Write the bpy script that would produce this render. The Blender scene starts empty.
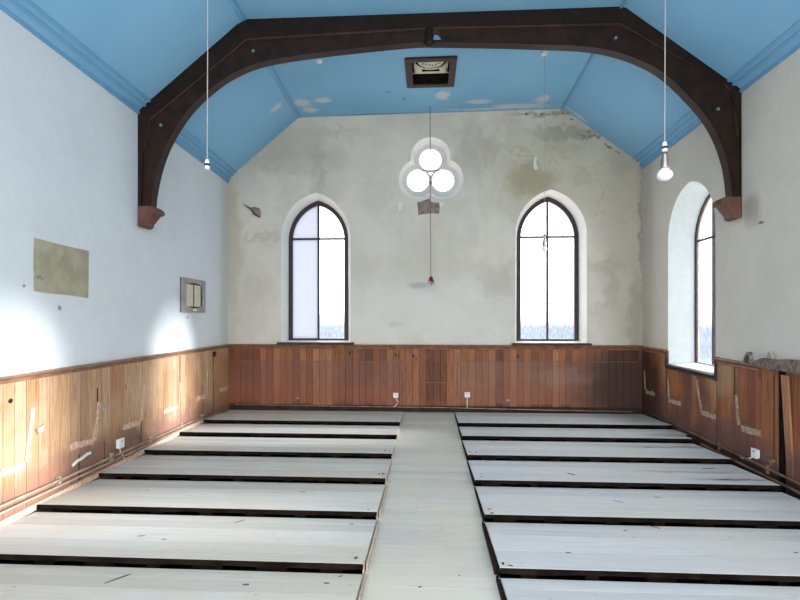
import bpy, bmesh, math, random
from mathutils import Vector, Matrix, noise
from mathutils.geometry import tessellate_polygon
random.seed(7)
S = bpy.context.scene
COL = S.collection

# ------------------------------------------------------------------ camera
cam = bpy.data.cameras.new('camera'); camo = bpy.data.objects.new('camera', cam); COL.objects.link(camo)
camo.location = (0, 0, 1.66)
camo.rotation_euler = (math.pi/2, 0, math.atan(28/500))
cam.sensor_width = 36; cam.lens = 36*500/800; cam.shift_y = 15/800
cam.clip_start = .05; cam.clip_end = 500
S.camera = camo

# ------------------------------------------------------------------ world, sun, exposure
S.view_settings.view_transform = 'Standard'
S.view_settings.look = 'None'
S.view_settings.gamma = 1
S.view_settings.use_curve_mapping = False
S.view_settings.exposure = 2.1
S.render.film_transparent = False
W = bpy.data.worlds.new('overcast sky'); S.world = W; W.use_nodes = True
nt = W.node_tree; nt.nodes.clear()
wo = nt.nodes.new('ShaderNodeOutputWorld'); bg = nt.nodes.new('ShaderNodeBackground')
tc = nt.nodes.new('ShaderNodeTexCoord'); sx = nt.nodes.new('ShaderNodeSeparateXYZ')
rp = nt.nodes.new('ShaderNodeValToRGB'); ma = nt.nodes.new('ShaderNodeMath')
ma.operation = 'MULTIPLY_ADD'; ma.inputs[1].default_value = .5; ma.inputs[2].default_value = .5
nt.links.new(tc.outputs['Generated'], sx.inputs[0]); nt.links.new(sx.outputs['Z'], ma.inputs[0])
nt.links.new(ma.outputs[0], rp.inputs[0]); nt.links.new(rp.outputs[0], bg.inputs[0]); nt.links.new(bg.outputs[0], wo.inputs[0])
e = rp.color_ramp.elements
e[0].position = 0; e[0].color = (.95, .93, .88, 1)  # ground half of the world brightened as added fill for the ceiling
e[1].position = 1; e[1].color = (1.0, .965, .915, 1)
q = rp.color_ramp.elements.new(.40); q.color = (.80, .78, .72, 1)
q = rp.color_ramp.elements.new(.465); q.color = (.16, .19, .24, 1)
q = rp.color_ramp.elements.new(.490); q.color = (.16, .19, .25, 1)
q = rp.color_ramp.elements.new(.507); q.color = (1.0, .975, .94, 1)
bg.inputs[1].default_value = 1.25
W.cycles.sampling_method = 'AUTOMATIC'
sun = bpy.data.lights.new('low sun', 'SUN'); suno = bpy.data.objects.new('low sun', sun); COL.objects.link(suno)
sun.energy = 2.7; sun.angle = math.radians(6); sun.color = (.93, .96, 1.0)
sd = Vector((-1, -.055, -math.tan(math.radians(13.5))))
suno.rotation_euler = sd.to_track_quat('-Z', 'Y').to_euler(); suno.location = (9, 7, 6)
def portal(loc, rot, sxx, syy):
    l = bpy.data.lights.new('daylight opening', 'AREA'); l.shape = 'RECTANGLE'; l.size = sxx; l.size_y = syy
    l.cycles.is_portal = True
    o = bpy.data.objects.new('daylight opening', l); COL.objects.link(o); o.location = loc; o.rotation_euler = rot
H90 = math.pi/2
portal((.1, -1.2, 2.5), (H90, 0, 0), 6.7, 5.2)           # hall left open behind the camera to let sky light in, light goes +Y
portal((-1.95, 9.0, 2.5), (-H90, 0, 0), 1.3, 2.7)
portal((2.08, 9.0, 2.5), (-H90, 0, 0), 1.3, 2.7)
for yy in (6.98, 4.2, 1.4):
    portal((4.1, yy, 2.25), (0, H90, 0), 2.8, 1.5)

# ------------------------------------------------------------------ room numbers
D = 8.6; Y0 = -1.2
def XL(y): return -3.508 - .03796*(y-D)
def XR(y): return 3.592 + .02986*(y-D)
def ML(u, z, d): return Vector((XL(u)-d, u, z))      # d goes outward, into the wall
def MR(u, z, d): return Vector((XR(u)+d, u, z))
def MB(u, z, d): return Vector((u, D+d, z))

# ------------------------------------------------------------------ node helper
class NB:
    def __init__(s, name, rough=.7, spec=.3):
        s.m = bpy.data.materials.new(name); s.m.use_nodes = True; s.t = s.m.node_tree
        s.t.nodes.clear()
        s.out = s.n('ShaderNodeOutputMaterial'); s.b = s.n('ShaderNodeBsdfPrincipled')
        s.l(s.b.outputs[0], s.out.inputs[0]); s.b.inputs['Roughness'].default_value = rough
        s.b.inputs['Specular IOR Level'].default_value = spec
        s.pos = s.n('ShaderNodeTexCoord').outputs['Object']
    def n(s, k, **kw):
        x = s.t.nodes.new(k)
        for a, b in kw.items(): setattr(x, a, b)
        return x
    def l(s, a, b): s.t.links.new(a, b)
    def inp(s, sock, v):
        if isinstance(v, bpy.types.NodeSocket): s.l(v, sock)
        else:
            if sock.type == 'RGBA' and len(v) == 3: v = (*v, 1)
            sock.default_value = v
    def math(s, op, a, b=0.0, clamp=False):
        x = s.n('ShaderNodeMath', operation=op, use_clamp=clamp); s.inp(x.inputs[0], a); s.inp(x.inputs[1], b); return x.outputs[0]
    def vm(s, op, a, b=(0, 0, 0)):
        x = s.n('ShaderNodeVectorMath', operation=op); s.inp(x.inputs[0], a); s.inp(x.inputs[1], b)
        return x.outputs['Value'] if op in ('LENGTH', 'DOT_PRODUCT') else x.outputs[0]
    def noise(s, scale, detail=4, stretch=(1, 1, 1), rough=.55, off=(0, 0, 0), vec=None):
        v = s.vm('MULTIPLY', vec or s.pos, stretch); v = s.vm('ADD', v, off)
        x = s.n('ShaderNodeTexNoise'); s.l(v, x.inputs['Vector']); x.inputs['Scale'].default_value = scale
        x.inputs['Detail'].default_value = detail; x.inputs['Roughness'].default_value = rough
        return x.outputs
    def mr(s, v, a, b, c=0., d=1.):
        x = s.n('ShaderNodeMapRange'); x.interpolation_type = 'SMOOTHSTEP'
        s.inp(x.inputs['Value'], v)
        for k, w in zip(('From Min', 'From Max', 'To Min', 'To Max'), (a, b, c, d)): x.inputs[k].default_value = w
        return x.outputs[0]
    def mix(s, f, a, b, mode='MIX'):
        x = s.n('ShaderNodeMix', data_type='RGBA', blend_type=mode); s.inp(x.inputs[0], f)
        s.inp(x.inputs[6], a); s.inp(x.inputs[7], b); return x.outputs[2]
    def blob(s, c, r, amp=.15, scale=5, soft=.25, off=(0, 0, 0)):
        nz = s.noise(scale, 4, off=off)[1]
        d = s.vm('SUBTRACT', nz, (.5, .5, .5)); d = s.vm('MULTIPLY', d, (amp*2,)*3)
        p = s.vm('ADD', s.pos, d); p = s.vm('SUBTRACT', p, c); p = s.vm('DIVIDE', p, r)
        return s.mr(s.vm('LENGTH', p), 1-soft, 1+soft, 1, 0)
    def box(s, lo, hi, soft=.01):
        x = s.n('ShaderNodeSeparateXYZ'); s.l(s.pos, x.inputs[0]); f = None
        for i in range(3):
            if lo[i] is None: continue
            a = s.mr(x.outputs[i], lo[i]-soft, lo[i]+soft); b = s.mr(x.outputs[i], hi[i]-soft, hi[i]+soft, 1, 0)
            g = s.math('MULTIPLY', a, b); f = g if f is None else s.math('MULTIPLY', f, g)
        return f
    def bump(s, h, strength=.3, dist=.01):
        x = s.n('ShaderNodeBump'); x.inputs['Strength'].default_value = strength; x.inputs['Distance'].default_value = dist
        s.l(h, x.inputs['Height']); s.l(x.outputs[0], s.b.inputs['Normal'])
    def done(s, col): s.inp(s.b.inputs['Base Color'], col); return s.m
def plain(name, col, rough=.6, metal=0, var=.12, scale=12, spec=.3):
    k = NB(name, rough, spec); k.b.inputs['Metallic'].default_value = metal
    f = k.mr(k.noise(scale)[0], .3, .7, 1-var, 1+var)
    x = k.n('ShaderNodeVectorMath', operation='SCALE'); x.inputs[0].default_value = col; k.l(f, x.inputs[3])
    return k.done(x.outputs[0])

# ------------------------------------------------------------------ mesh helpers
def link(name, verts, faces, mat, parent=None, kind=None, smooth=False):
    me = bpy.data.meshes.new(name); me.from_pydata([tuple(v) for v in verts], [], faces)
    bm = bmesh.new(); bm.from_mesh(me); bmesh.ops.recalc_face_normals(bm, faces=bm.faces); bm.to_mesh(me); bm.free()
    if mat: me.materials.append(mat)
    if smooth:
        for p in me.polygons: p.use_smooth = True
    o = bpy.data.objects.new(name, me); COL.objects.link(o)
    if parent: o.parent = parent
    if kind: o['kind'] = kind
    return o
class MBd:
    def __init__(s): s.v = []; s.f = []
    def box(s, a, b, m=None):
        i = len(s.v)
        for z in (a[2], b[2]):
            for x, y in ((a[0], a[1]), (b[0], a[1]), (b[0], b[1]), (a[0], b[1])):
                s.v.append(m(x, y, z) if m else Vector((x, y, z)))
        for f in ((0, 3, 2, 1), (4, 5, 6, 7), (0, 1, 5, 4), (1, 2, 6, 5), (2, 3, 7, 6), (3, 0, 4, 7)): s.f.append([i+k for k in f])
        return s
    def wbox(s, M, u0, u1, z0, z1, d0, d1):   # box in wall coordinates
        i = len(s.v)
        for z in (z0, z1):
            for u, d in ((u0, d0), (u1, d0), (u1, d1), (u0, d1)): s.v.append(M(u, z, d))
        for f in ((0, 3, 2, 1), (4, 5, 6, 7), (0, 1, 5, 4), (1, 2, 6, 5), (2, 3, 7, 6), (3, 0, 4, 7)): s.f.append([i+k for k in f])
        return s
    def prism(s, pts, M, d0, d1):             # polygon (u,z) extruded along d
        i = len(s.v); n = len(pts)
        for d in (d0, d1):
            for u, z in pts: s.v.append(M(u, z, d))
        tr = tessellate_polygon([[Vector((u, z, 0)) for u, z in pts]])
        for t in tr: s.f.append([i+k for k in t]); s.f.append([i+n+k for k in reversed(t)])
        for k in range(n): s.f.append([i+k, i+(k+1) % n, i+n+(k+1) % n, i+n+k])
        return s
    def ring(s, A, B, M, d0, d1, closed=True):  # solid band between outlines A (outer) and B (inner)
        i = len(s.v); n = len(A)
        for P, d in ((A, d0), (B, d0), (B, d1), (A, d1)):
            for u, z in P: s.v.append(M(u, z, d))
        for k in range(n if closed else n-1):
            k2 = (k+1) % n
            for r in range(4):
                r2 = (r+1) % 4; s.f.append([i+r*n+k, i+r*n+k2, i+r2*n+k2, i+r2*n+k])
        if not closed:
            s.f.append([i, i+n, i+2*n, i+3*n]); s.f.append([i+n-1, i+2*n-1, i+3*n-1, i+4*n-1])
        return s
    def tube(s, pts, r, n=8, r2=None):
        pts = [Vector(p) for p in pts]; m = len(pts); i = len(s.v)
        for k, p in enumerate(pts):
            t = (pts[min(k+1, m-1)]-pts[max(k-1, 0)]).normalized()
            a = t.cross(Vector((0, 0, 1)) if abs(t.z) < .9 else Vector((1, 0, 0))).normalized(); b = t.cross(a)
            rr = r if r2 is None else r+(r2-r)*k/(m-1)
            for j in range(n):
                w = 2*math.pi*j/n; s.v.append(p+a*math.cos(w)*rr+b*math.sin(w)*rr)
        for k in range(m-1):
            for j in range(n):
                j2 = (j+1) % n; s.f.append([i+k*n+j, i+k*n+j2, i+(k+1)*n+j2, i+(k+1)*n+j])
        s.f.append([i+j for j in range(n)]); s.f.append([i+(m-1)*n+j for j in range(n)])
        return s
    def lathe(s, c, prof, n=16):              # prof: (r,z) about vertical axis at c
        i = len(s.v); c = Vector(c); m = len(prof)
        for r, z in prof:
            for j in range(n):
                w = 2*math.pi*j/n; s.v.append(c+Vector((r*math.cos(w), r*math.sin(w), z)))
        for k in range(m-1):
            for j in range(n):
                j2 = (j+1) % n; s.f.append([i+k*n+j, i+k*n+j2, i+(k+1)*n+j2, i+(k+1)*n+j])
        s.f.append([i+j for j in range(n)]); s.f.append([i+(m-1)*n+j for j in range(n)])
        return s
    def obj(s, name, mat, parent=None, kind=None, smooth=False): return link(name, s.v, s.f, mat, parent, kind, smooth)
def bevel(o, w=.006, seg=2):
    b = o.modifiers.new('bevel', 'BEVEL'); b.width = w; b.segments = seg; b.limit_method = 'ANGLE'; return o
def thing(name, label, cat, loc=(0, 0, 0), group=None):
    o = bpy.data.objects.new(name, None); COL.objects.link(o); o['label'] = label; o['category'] = cat
    o.empty_display_size = .1
    if group: o['group'] = group
    return o
def tag(o, label, cat, group=None):
    o['label'] = label; o['category'] = cat
    if group: o['group'] = group
    return o
def arch(c, a, z0, zs, za, n=14, inset=0):
    "pointed arch outline, counter-clockwise from the lower left"
    a -= inset; z0 += inset*.6; za -= inset*1.15
    r = za-zs; k = (r*r-a*a)/(2*a); R = a+k
    P = [(c-a, z0), (c+a, z0)]
    am = math.atan2(r, k)
    for i in range(n+1): t = am*i/n; P.append((c-k+R*math.cos(t), zs+R*math.sin(t)))
    for i in range(n-1, -1, -1): t = am*i/n; P.append((c+k-R*math.cos(t), zs+R*math.sin(t)))
    return P
def circ(c, r, n=32): return [(c[0]+r*math.cos(2*math.pi*i/n), c[1]+r*math.sin(2*math.pi*i/n)) for i in range(n)]
def lobes(cs, r, n=90):
    g = (sum(c[0] for c in cs)/3, sum(c[1] for c in cs)/3); P = []
    for i in range(n):
        t = 2*math.pi*i/n+.01; d = (math.cos(t), math.sin(t)); best = 0
        for c in cs:
            ox, oz = g[0]-c[0], g[1]-c[1]; b = ox*d[0]+oz*d[1]; q = b*b-(ox*ox+oz*oz-r*r)
            if q >= 0: best = max(best, -b+math.sqrt(q))
        P.append((g[0]+d[0]*best, g[1]+d[1]*best))
    return P
def wall(name, M, outline, holes, depth, mat):
    "solid wall; holes = [(outline on the room face, outline at the outer face)]"
    v = []; f = []
    for side, d in ((0, 0.), (1, depth)):
        loops = [outline]+[h[side] for h in holes]
        flat = [p for L in loops for p in L]; i = len(v)
        for t in tessellate_polygon([[Vector((a, b, 0)) for a, b in L] for L in loops]): f.append([i+k for k in t])
        v += [M(u, z, d) for u, z in flat]
    n = len(v)//2; o = 0
    for L in [outline]+[h[0] for h in holes]:
        m = len(L)
        for k in range(m): k2 = (k+1) % m; f.append([o+k, o+k2, n+o+k2, n+o+k])
        o += m
    return link(name, v, f, mat, None, 'structure')

# ------------------------------------------------------------------ materials
def wall_mat(name, base, low=None, feats=(), mottle=.06):
    k = NB(name, .85, .15)
    n1 = k.noise(1.3, 6, off=(3, 1, 7), rough=.65)[0]; n2 = k.noise(9, 5)[0]; n3 = k.noise(60, 3)[0]
    c = k.mix(k.mr(n1, .35, .68), tuple(x*(1-mottle) for x in base), tuple(min(1, x*(1+mottle)) for x in base))
    c = k.mix(k.math('MULTIPLY', k.mr(n2, .5, .8), .12), c, tuple(x*.82 for x in base))
    for fn in feats: c = fn(k, c)
    k.bump(k.math('ADD', k.math('MULTIPLY', n1, 4.), k.math('ADD', n2, k.math('MULTIPLY', n3, .3))), .25, .012)
    return k.done(c)
def st(c, r, col, f=1., amp=.15, scale=5, soft=.25, off=(0, 0, 0)):
    return lambda k, base: k.mix(k.math('MULTIPLY', k.blob(c, r, amp, scale, soft, off), f), base, col)
def backfeats():
    F = []
    F.append(st((2.4, D, 4.2), (1.3, 1, .95), (.46, .42, .30), .55, .5, 2.0, .5))
    F.append(st((3.35, D, 2.9), (.42, 1, 2.0), (.44, .40, .30), .5, .3, 2.5, .5))
    F.append(st((1.75, D, 3.95), (.42, 1, .30), (.36, .31, .20), .7, .3, 3, .4))
    F.append(st((2.6, D, 4.75), (.75, 1, .13), (.30, .27, .20), .6, .3, 6, .5, (4, 4, 4)))
    F.append(st((2.0, D, 5.07), (.6, 1, .03), (.16, .14, .11), .5, .16, 9, .5, (1, 5, 2)))
    F.append(st((2.8, D, 4.68), (.28, 1, .03), (.14, .12, .10), .6, .2, 9, .5, (7, 5, 2)))
    F.append(st((3.58, D, 3.1), (.035, 1, .95), (.16, .15, .12), .5, .14, 6, .8, (2, 2, 9)))
    F.append(st((3.5, D, 1.6), (.13, 1, .8), (.34, .30, .22), .6, .2, 5, .5, (8, 2, 9)))
    F.append(st((-2.6, D, 4.6), (.9, 1, .35), (.48, .42, .31), .4, .4, 3, .5, (3, 3, 1)))
    F.append(st((-2.2, D, 4.35), (.75, 1, .22), (.40, .39, .34), .35, .4, 5, .5, (9, 3, 1)))
    F.append(st((-3.45, D, 2.9), (.15, 1, 1.6), (.46, .42, .33), .5, .2, 4, .5, (9, 3, 1)))
    F.append(st((.75, D, 4.5), (.28, 1, .45), (.40, .38, .31), .5, .3, 6, .5, (2, 7, 1)))
    F.append(st((-.17, D, 2.17), (.17, 1, .06), (.36, .37, .36), .8, .05, 6, .5))
    F.append(st((-.55, D, 1.5), (.12, 1, .04), (.38, .38, .37), .6, .05, 9, .5))
    F.append(st((.35, D, 1.7), (2.2, 1, .55), (.74, .77, .76), .45, .5, 1.5, .6, (1, 9, 1)))
    for i, (u, z, r, h) in enumerate(((1.35, 4.75, .12, .3), (1.1, 4.4, .1, .25), (2.6, 3.95, .2, .1), (2.95, 3.6, .25, .08), (3.0, 2.5, .3, .10), (3.1, 2.2, .08, .4), (2.95, 1.75, .35, .06), (3.2, 4.2, .12, .2), (2.3, 4.5, .35, .12), (-1.5, 4.85, .3, .05), (-1.9, 4.0, .1, .4), (-2.9, 3.0, .3, .06), (-3.0, 2.2, .2, .2), (1.2, 2.2, .3, .3))):
        F.append(st((u, D, z), (r, 1, h), ((.40, .36, .26) if i % 3 else (.50, .47, .40)), .42, .3, 6, .8, (i*3.1, i, 2)))
    # crack lines
    def cracks(k, base):
        w = k.n('ShaderNodeTexVoronoi', feature='DISTANCE_TO_EDGE'); nz = k.noise(3, 5)[1]
        p = k.vm('ADD', k.pos, k.vm('MULTIPLY', nz, (.7, .0, .7))); k.l(p, w.inputs['Vector']); w.inputs['Scale'].default_value = 1.1
        ln = k.mr(w.outputs[0], .0, .014, 1, 0); zone = k.blob((2.4, D, 3.9), (1.25, 1, 1.2), .4, 2, .3)
        return k.mix(k.math('MULTIPLY', k.math('MULTIPLY', ln, zone), .28), base, (.25, .22, .17))
    F.append(cracks)
    return F
M_back = wall_mat('aged plaster', (.665, .635, .565), feats=backfeats(), mottle=.08)
M_left = wall_mat('white painted plaster', (.70, .75, .79), mottle=.03,
                  feats=[st((XL(8.5), 8.5, 2.7), (1, .28, 1.8), (.60, .60, .54), .6, .15, 3, .5),
                         st((XL(3.9), 3.95, 1.9), (.5, .018, .014), (.25, .2, .18), .8, .01, 9, .4),
                         st((XL(4.35), 4.37, 1.72), (.5, .025, .02), (.2, .18, .18), .8, .02, 9, .4),
                         st((XL(7), 7.0, 1.63), (.5, .03, .02), (.3, .3, .3), .8, .02, 9, .4)])
M_right = wall_mat('cream painted plaster', (.635, .60, .53), mottle=.04,
                   feats=[st((XR(8.5), 8.45, 2.6), (1, .3, 2.0), (.50, .47, .39), .5, .2, 3, .5),
                          st((XR(5.7), 5.62, 2.8), (.5, .16, .16), (.36, .32, .26), .7, .1, 5, .5),
                          st((XR(5.5), 5.47, 2.63), (.5, .05, .015), (.15, .12, .1), .9, .02, 9, .4),
                          st((XR(4.9), 5.2, 1.3), (1, .8, .35), (.62, .63, .63), .4, .2, 5, .5)])
M_reveal = plain('limewashed reveal', (.76, .76, .73), .85, var=.03)
M_revealb = plain('sky tinted reveal', (.70, .76, .78), .85, var=.03)  # blue of the sky light mixed into the limewash colour
def ceil_mat():
    k = NB('blue painted ceiling', .75, .2)
    n1 = k.noise(.9, 5)[0]
    c = k.mix(k.mr(n1, .3, .7), (.205, .45, .69), (.24, .49, .73))
    fade = k.mr(k.noise(.6, 2, off=(5, 5, 5))[0], .4, .7)
    c = k.mix(k.math('MULTIPLY', fade, .25), c, (.24, .46, .66))
    pale = (.62, .66, .68)
    Z = 5.12
    for cc, rr in (((-2.04, 8.02), (.13, .13)), ((-1.98, 8.30), (.12, .10)), ((-1.69, 7.95), (.13, .10)), ((-2.41, 7.82), (.08, .08)),
                   ((.24, 7.93), (.10, .14)), ((.82, 8.2), (.20, .08)), ((1.5, 8.42), (.42, .07)), ((1.85, 8.2), (.09, .16)),
                   ((1.2, 8.5), (.9, .035)), ((2.5, 8.5), (.2, .05))):
        c = k.mix(k.math('MULTIPLY', k.blob((cc[0], cc[1], Z), (rr[0], rr[1], .5), .09, 11, .45, (cc[0]*3, 0, 0)), .8), c, pale)
    for cc, rr in (((-.62, 7.72), (.05, .02)), ((-.38, 8.0), (.03, .06)), ((.14, 7.75), (.03, .012)), ((-.9, 8.56), (.8, .02))):
        c = k.mix(k.math('MULTIPLY', k.blob((cc[0], cc[1], Z), (rr[0], rr[1], .5), .03, 11, .45), .6), c, (.05, .16, .27))
    k.bump(k.noise(14, 4)[0], .12, .01)
    return k.done(c)
M_ceil = ceil_mat()
M_cornice = plain('blue gloss moulding', (.155, .38, .62), .45, var=.06)
def wood_board(name, tones, grain='z', dirt=None, feats=(), rough=.55, gs=1., knots=True):
    k = NB(name, rough, .35)
    rnd = k.n('ShaderNodeNewGeometry').outputs['Random Per Island']
    rr = k.n('ShaderNodeValToRGB'); k.l(rnd, rr.inputs[0]); el = rr.color_ramp.elements
    el[0].color = (*tones[0], 1); el[1].color = (*tones[-1], 1); el[1].position = 1
    for i, t in enumerate(tones[1:-1]): x = el.new((i+1)/(len(tones)-1)); x.color = (*t, 1)
    st_ = {'z': (9, 9, .7), 'x': (.7, 12, 12)}[grain]
    off = k.n('ShaderNodeCombineXYZ'); k.l(k.math('MULTIPLY', rnd, 37.), off.inputs[0]); k.l(k.math('MULTIPLY', rnd, 11.), off.inputs[2])
    vec = k.vm('ADD', k.pos, off.outputs[0])
    g = k.noise(5*gs, 6, st_, .6, vec=vec)[0]; g2 = k.noise(16*gs, 3, st_, .6, vec=vec)[0]
    c = k.mix(k.mr(g, .35, .7, .0, .42), rr.outputs[0], (.1, .05, .03) if grain == 'z' else (.30, .28, .25), 'MULTIPLY')
    c = k.mix(k.mr(g2, .5, .75, 0, .25), c, tuple(x*.5 for x in tones[0]))
    if knots:
        vo = k.n('ShaderNodeTexVoronoi'); k.l(k.vm('MULTIPLY', vec, (7, 7, 2.0) if grain == 'z' else (1.5, 6, 6)), vo.inputs['Vector']); vo.inputs['Scale'].default_value = 1.
        c = k.mix(k.mr(vo.outputs['Distance'], .05, .11, .75, 0), c, tuple(x*.25 for x in tones[0]))
    for fn in feats: c = fn(k, c)
    k.bump(g2, .2, .004)
    return k.done(c)
def lowdirt(h, col, f=.8, seed=0, thr=(.42, .6)):
    def fn(k, base):
        x = k.n('ShaderNodeSeparateXYZ'); k.l(k.pos, x.inputs[0])
        nz = k.noise(3.2, 5, off=(seed, seed, 0))[0]
        hh = k.math('ADD', x.outputs[2], k.math('MULTIPLY', k.math('SUBTRACT', nz, .5), h*1.6))
        m = k.mr(hh, h*.35, h*1.1, 1, 0)
        return k.mix(k.math('MULTIPLY', m, f), base, col)
    return fn
def patches(col, f, scale, lo, hi, seed=0, stretch=(1, 1, 1)):
    return lambda k, base: k.mix(k.mr(k.noise(scale, 5, stretch, off=(seed, 0, seed))[0], lo, hi, 0, f), base, col)
def rectfeat(lo, hi, col, f, soft=.012):
    def fn(k, base):
        b = k.box(lo, hi, soft); n = k.noise(2.5, 5, (1, 1, .6))[0]
        return k.mix(k.math('MULTIPLY', b, k.mr(n, .3, .65, f*.45, f)), base, col)
    return fn
M_wl = wood_board('honey pine boarding', [(.42, .20, .085), (.54, .32, .17), (.57, .39, .25), (.50, .27, .12), (.54, .34, .21), (.44, .26, .15)],
                  feats=[patches((.62, .44, .28), .5, 1.6, .45, .7, 3), lowdirt(.42, (.25, .13, .10), .8, 2),
                         st((XL(4.1), 4.15, .25), (.5, .35, .1), (.45, .2, .12), .5, .1, 4),
                         st((XL(5.0), 5.0, .27), (.5, .55, .15), (.20, .11, .08), .8, .2, 4, .8),
                         st((XL(5.2), 5.55, .30), (.5, .2, .10), (.16, .11, .085), .75, .15, 5, .8, (2, 2, 2)),
                         st((XL(8.2), 8.25, .5), (.5, .35, .6), (.38, .19, .07), .6, .3, 3)])
redt = [(.24, .075, .032), (.38, .15, .06), (.17, .05, .024), (.44, .20, .09), (.27, .09, .04), (.20, .06, .03), (.42, .16, .07), (.12, .04, .022), (.34, .12, .06)]
M_wb = wood_board('red stained boarding', redt,
                  feats=[patches((.33, .15, .06), .5, 1.5, .5, .7, 8),
                         rectfeat((-3.6, None, .15), (-.43, None, .86), (.21, .088, .068), .62),
                         rectfeat((.496, None, .15), (3.65, None, .86), (.26, .13, .10), .62),
                         rectfeat((-3.6, None, .15), (-.43, None, .42), (.30, .085, .042), .5, .06),
                         rectfeat((.496, None, .15), (2.6, None, .42), (.30, .09, .05), .45, .06),
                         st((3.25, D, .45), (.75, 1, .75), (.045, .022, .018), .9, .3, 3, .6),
                         st((2.3, D, .6), (.5, 1, .15), (.30, .19, .15), .4, .25, 4, .5),
                         lowdirt(.13, (.04, .022, .018), .9, 5)])
M_wr = wood_board('weathered red boarding', [(.25, .075, .035), (.38, .17, .075), (.27, .085, .038), (.44, .23, .12), (.17, .052, .028), (.33, .12, .055)],
                  feats=[patches((.34, .13, .055), .6, 1.8, .45, .65, 5), patches((.09, .05, .045), .7, 2.6, .50, .68, 9, (1, 1, .5)),
                         lowdirt(.50, (.12, .06, .055), .85, 3),
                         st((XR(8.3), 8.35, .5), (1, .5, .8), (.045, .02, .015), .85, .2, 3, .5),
                         st((XR(6), 6.15, .95), (.5, .25, .25), (.40, .27, .16), .6, .1, 4, .5),
                         lowdirt(.12, (.03, .02, .018), .9, 6)])
M_rail = plain('varnished rail', (.23, .10, .055), .4, var=.3, scale=9, spec=.5)
M_raill = plain('varnished pine rail', (.25, .135, .08), .4, var=.25, scale=9, spec=.5)
M_dark = plain('void shade timber', (.012, .010, .009), .95, var=.3, spec=.03)  # near-black colour stands for the shade inside gaps and voids
def truss_mat(name, a, b):
    k = NB(name, .5, .22); n = k.noise(4, 5, (2, 2, 2))[0]
    k.bump(k.noise(30, 3)[0], .15, .004)
    return k.done(k.mix(k.mr(n, .3, .7), a, b))
M_truss = truss_mat('dark stained oak', (.013, .006, .0035), (.028, .013, .007))
M_trussb = truss_mat('dark oak rafters', (.009, .0045, .003), (.020, .010, .006))
M_soffit = truss_mat('red brown moulding', (.014, .006, .005), (.028, .011, .009))
M_corbel = truss_mat('red sandstone', (.11, .048, .038), (.17, .08, .065))
def deck_mat(name, tones, warm, dark, feats=()):
    k = NB(name, .62, .3)
    rnd = k.n('ShaderNodeNewGeometry').outputs['Random Per Island']
    c = k.mix(rnd, tones[0], tones[1])
    g = k.noise(3, 6, (.6, 9, 9), .6)[0]
    c = k.mix(k.mr(g, .45, .75, 0, .35), c, tuple(x*.72 for x in tones[0]))
    c = k.mix(k.mr(k.noise(.9, 5, off=(4, 2, 0))[0], .42, .68, 0, .75), c, warm)
    c = k.mix(k.mr(k.noise(7, 5, (.6, 1.6, 1), .7, off=(9, 2, 0))[0], .63, .76, 0, .7), c, dark)
    c = k.mix(k.mr(k.noise(22, 3, (.5, 1.2, 1), .6, off=(1, 2, 0))[0], .70, .79, 0, .8), c, (.16, .13, .11))
    for fn in feats: c = fn(k, c)
    k.bump(g, .2, .004)
    return k.done(c)
M_deckl = deck_mat('washed floor boards', ((.50, .49, .46), (.65, .64, .61)), (.60, .55, .45), (.40, .385, .35))
M_deckr = deck_mat('window tinted floor boards', ((.49, .505, .525), (.64, .655, .675)), (.61, .60, .57), (.38, .37, .36),  # blue of the reflected window light put into the board colours
    [st((3.0, 6.35, .03), (.5, .05, .3), (.20, .19, .20), .7, .1, 5, .7), st((2.75, 5.35, .03), (.55, .05, .3), (.26, .25, .26), .6, .1, 5, .7), st((3.0, 5.05, .03), (.35, .03, .3), (.12, .11, .12), .8, .06, 5, .6),
     st((3.3, 6.9, .03), (.3, .12, .3), (.25, .24, .24), .6, .1, 5, .7), st((3.3, 8.0, .03), (.5, .5, .3), (.33, .32, .30), .6, .3, 3, .7)])
M_aisle = deck_mat('worn aisle boards', ((.51, .495, .455), (.61, .595, .55)), (.60, .57, .48), (.44, .42, .37))
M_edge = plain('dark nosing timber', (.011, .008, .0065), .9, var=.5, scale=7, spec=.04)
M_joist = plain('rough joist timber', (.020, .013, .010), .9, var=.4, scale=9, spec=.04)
M_batten = plain('pale batten', (.44, .37, .31), .8, var=.2)
M_scar = plain('bare wood scar', (.60, .41, .31), .85, var=.22, scale=30)
M_scarg = plain('grey wood scar', (.37, .27, .21), .85, var=.35, scale=30)
M_white = plain('white plastic', (.78, .79, .80), .35, var=.02, spec=.5)
M_black = plain('black fitting', (.015, .013, .012), .5, var=.2)
M_frame = plain('purple brown window paint', (.045, .028, .038), .45, var=.15)
M_sill = plain('dark sill timber', (.05, .03, .028), .5, var=.25)
M_tracery = plain('white stone tracery', (.66, .66, .68), .8, var=.04)
M_cream = plain('cream fretwork', (.86, .82, .64), .7, var=.1)
M_ventw = plain('brown vent timber', (.05, .026, .024), .6, var=.25)
M_pipe = plain('tan painted pipe', (.36, .26, .19), .55, var=.3, scale=6)
M_pipeg = plain('grey painted pipe', (.20, .135, .10), .8, var=.3, scale=6, spec=.08)
M_cord = plain('beige flex', (.36, .35, .33), .6, var=.05)
M_rope = plain('faded rope', (.20, .12, .10), .9, var=.2)
M_red = plain('red wool', (.16, .02, .015), .95, var=.3, scale=40)
M_metal = plain('bright steel', (.55, .6, .65), .3, 1, .1)
M_brass = plain('brass cap', (.40, .34, .30), .35, 1, .1)
M_bulb = plain('opal glass', (.85, .87, .90), .2, 0, .01, spec=.6)
M_bare = plain('exposed brown render', (.26, .21, .18), .95, var=.3, scale=10)
M_tan = None
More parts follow.
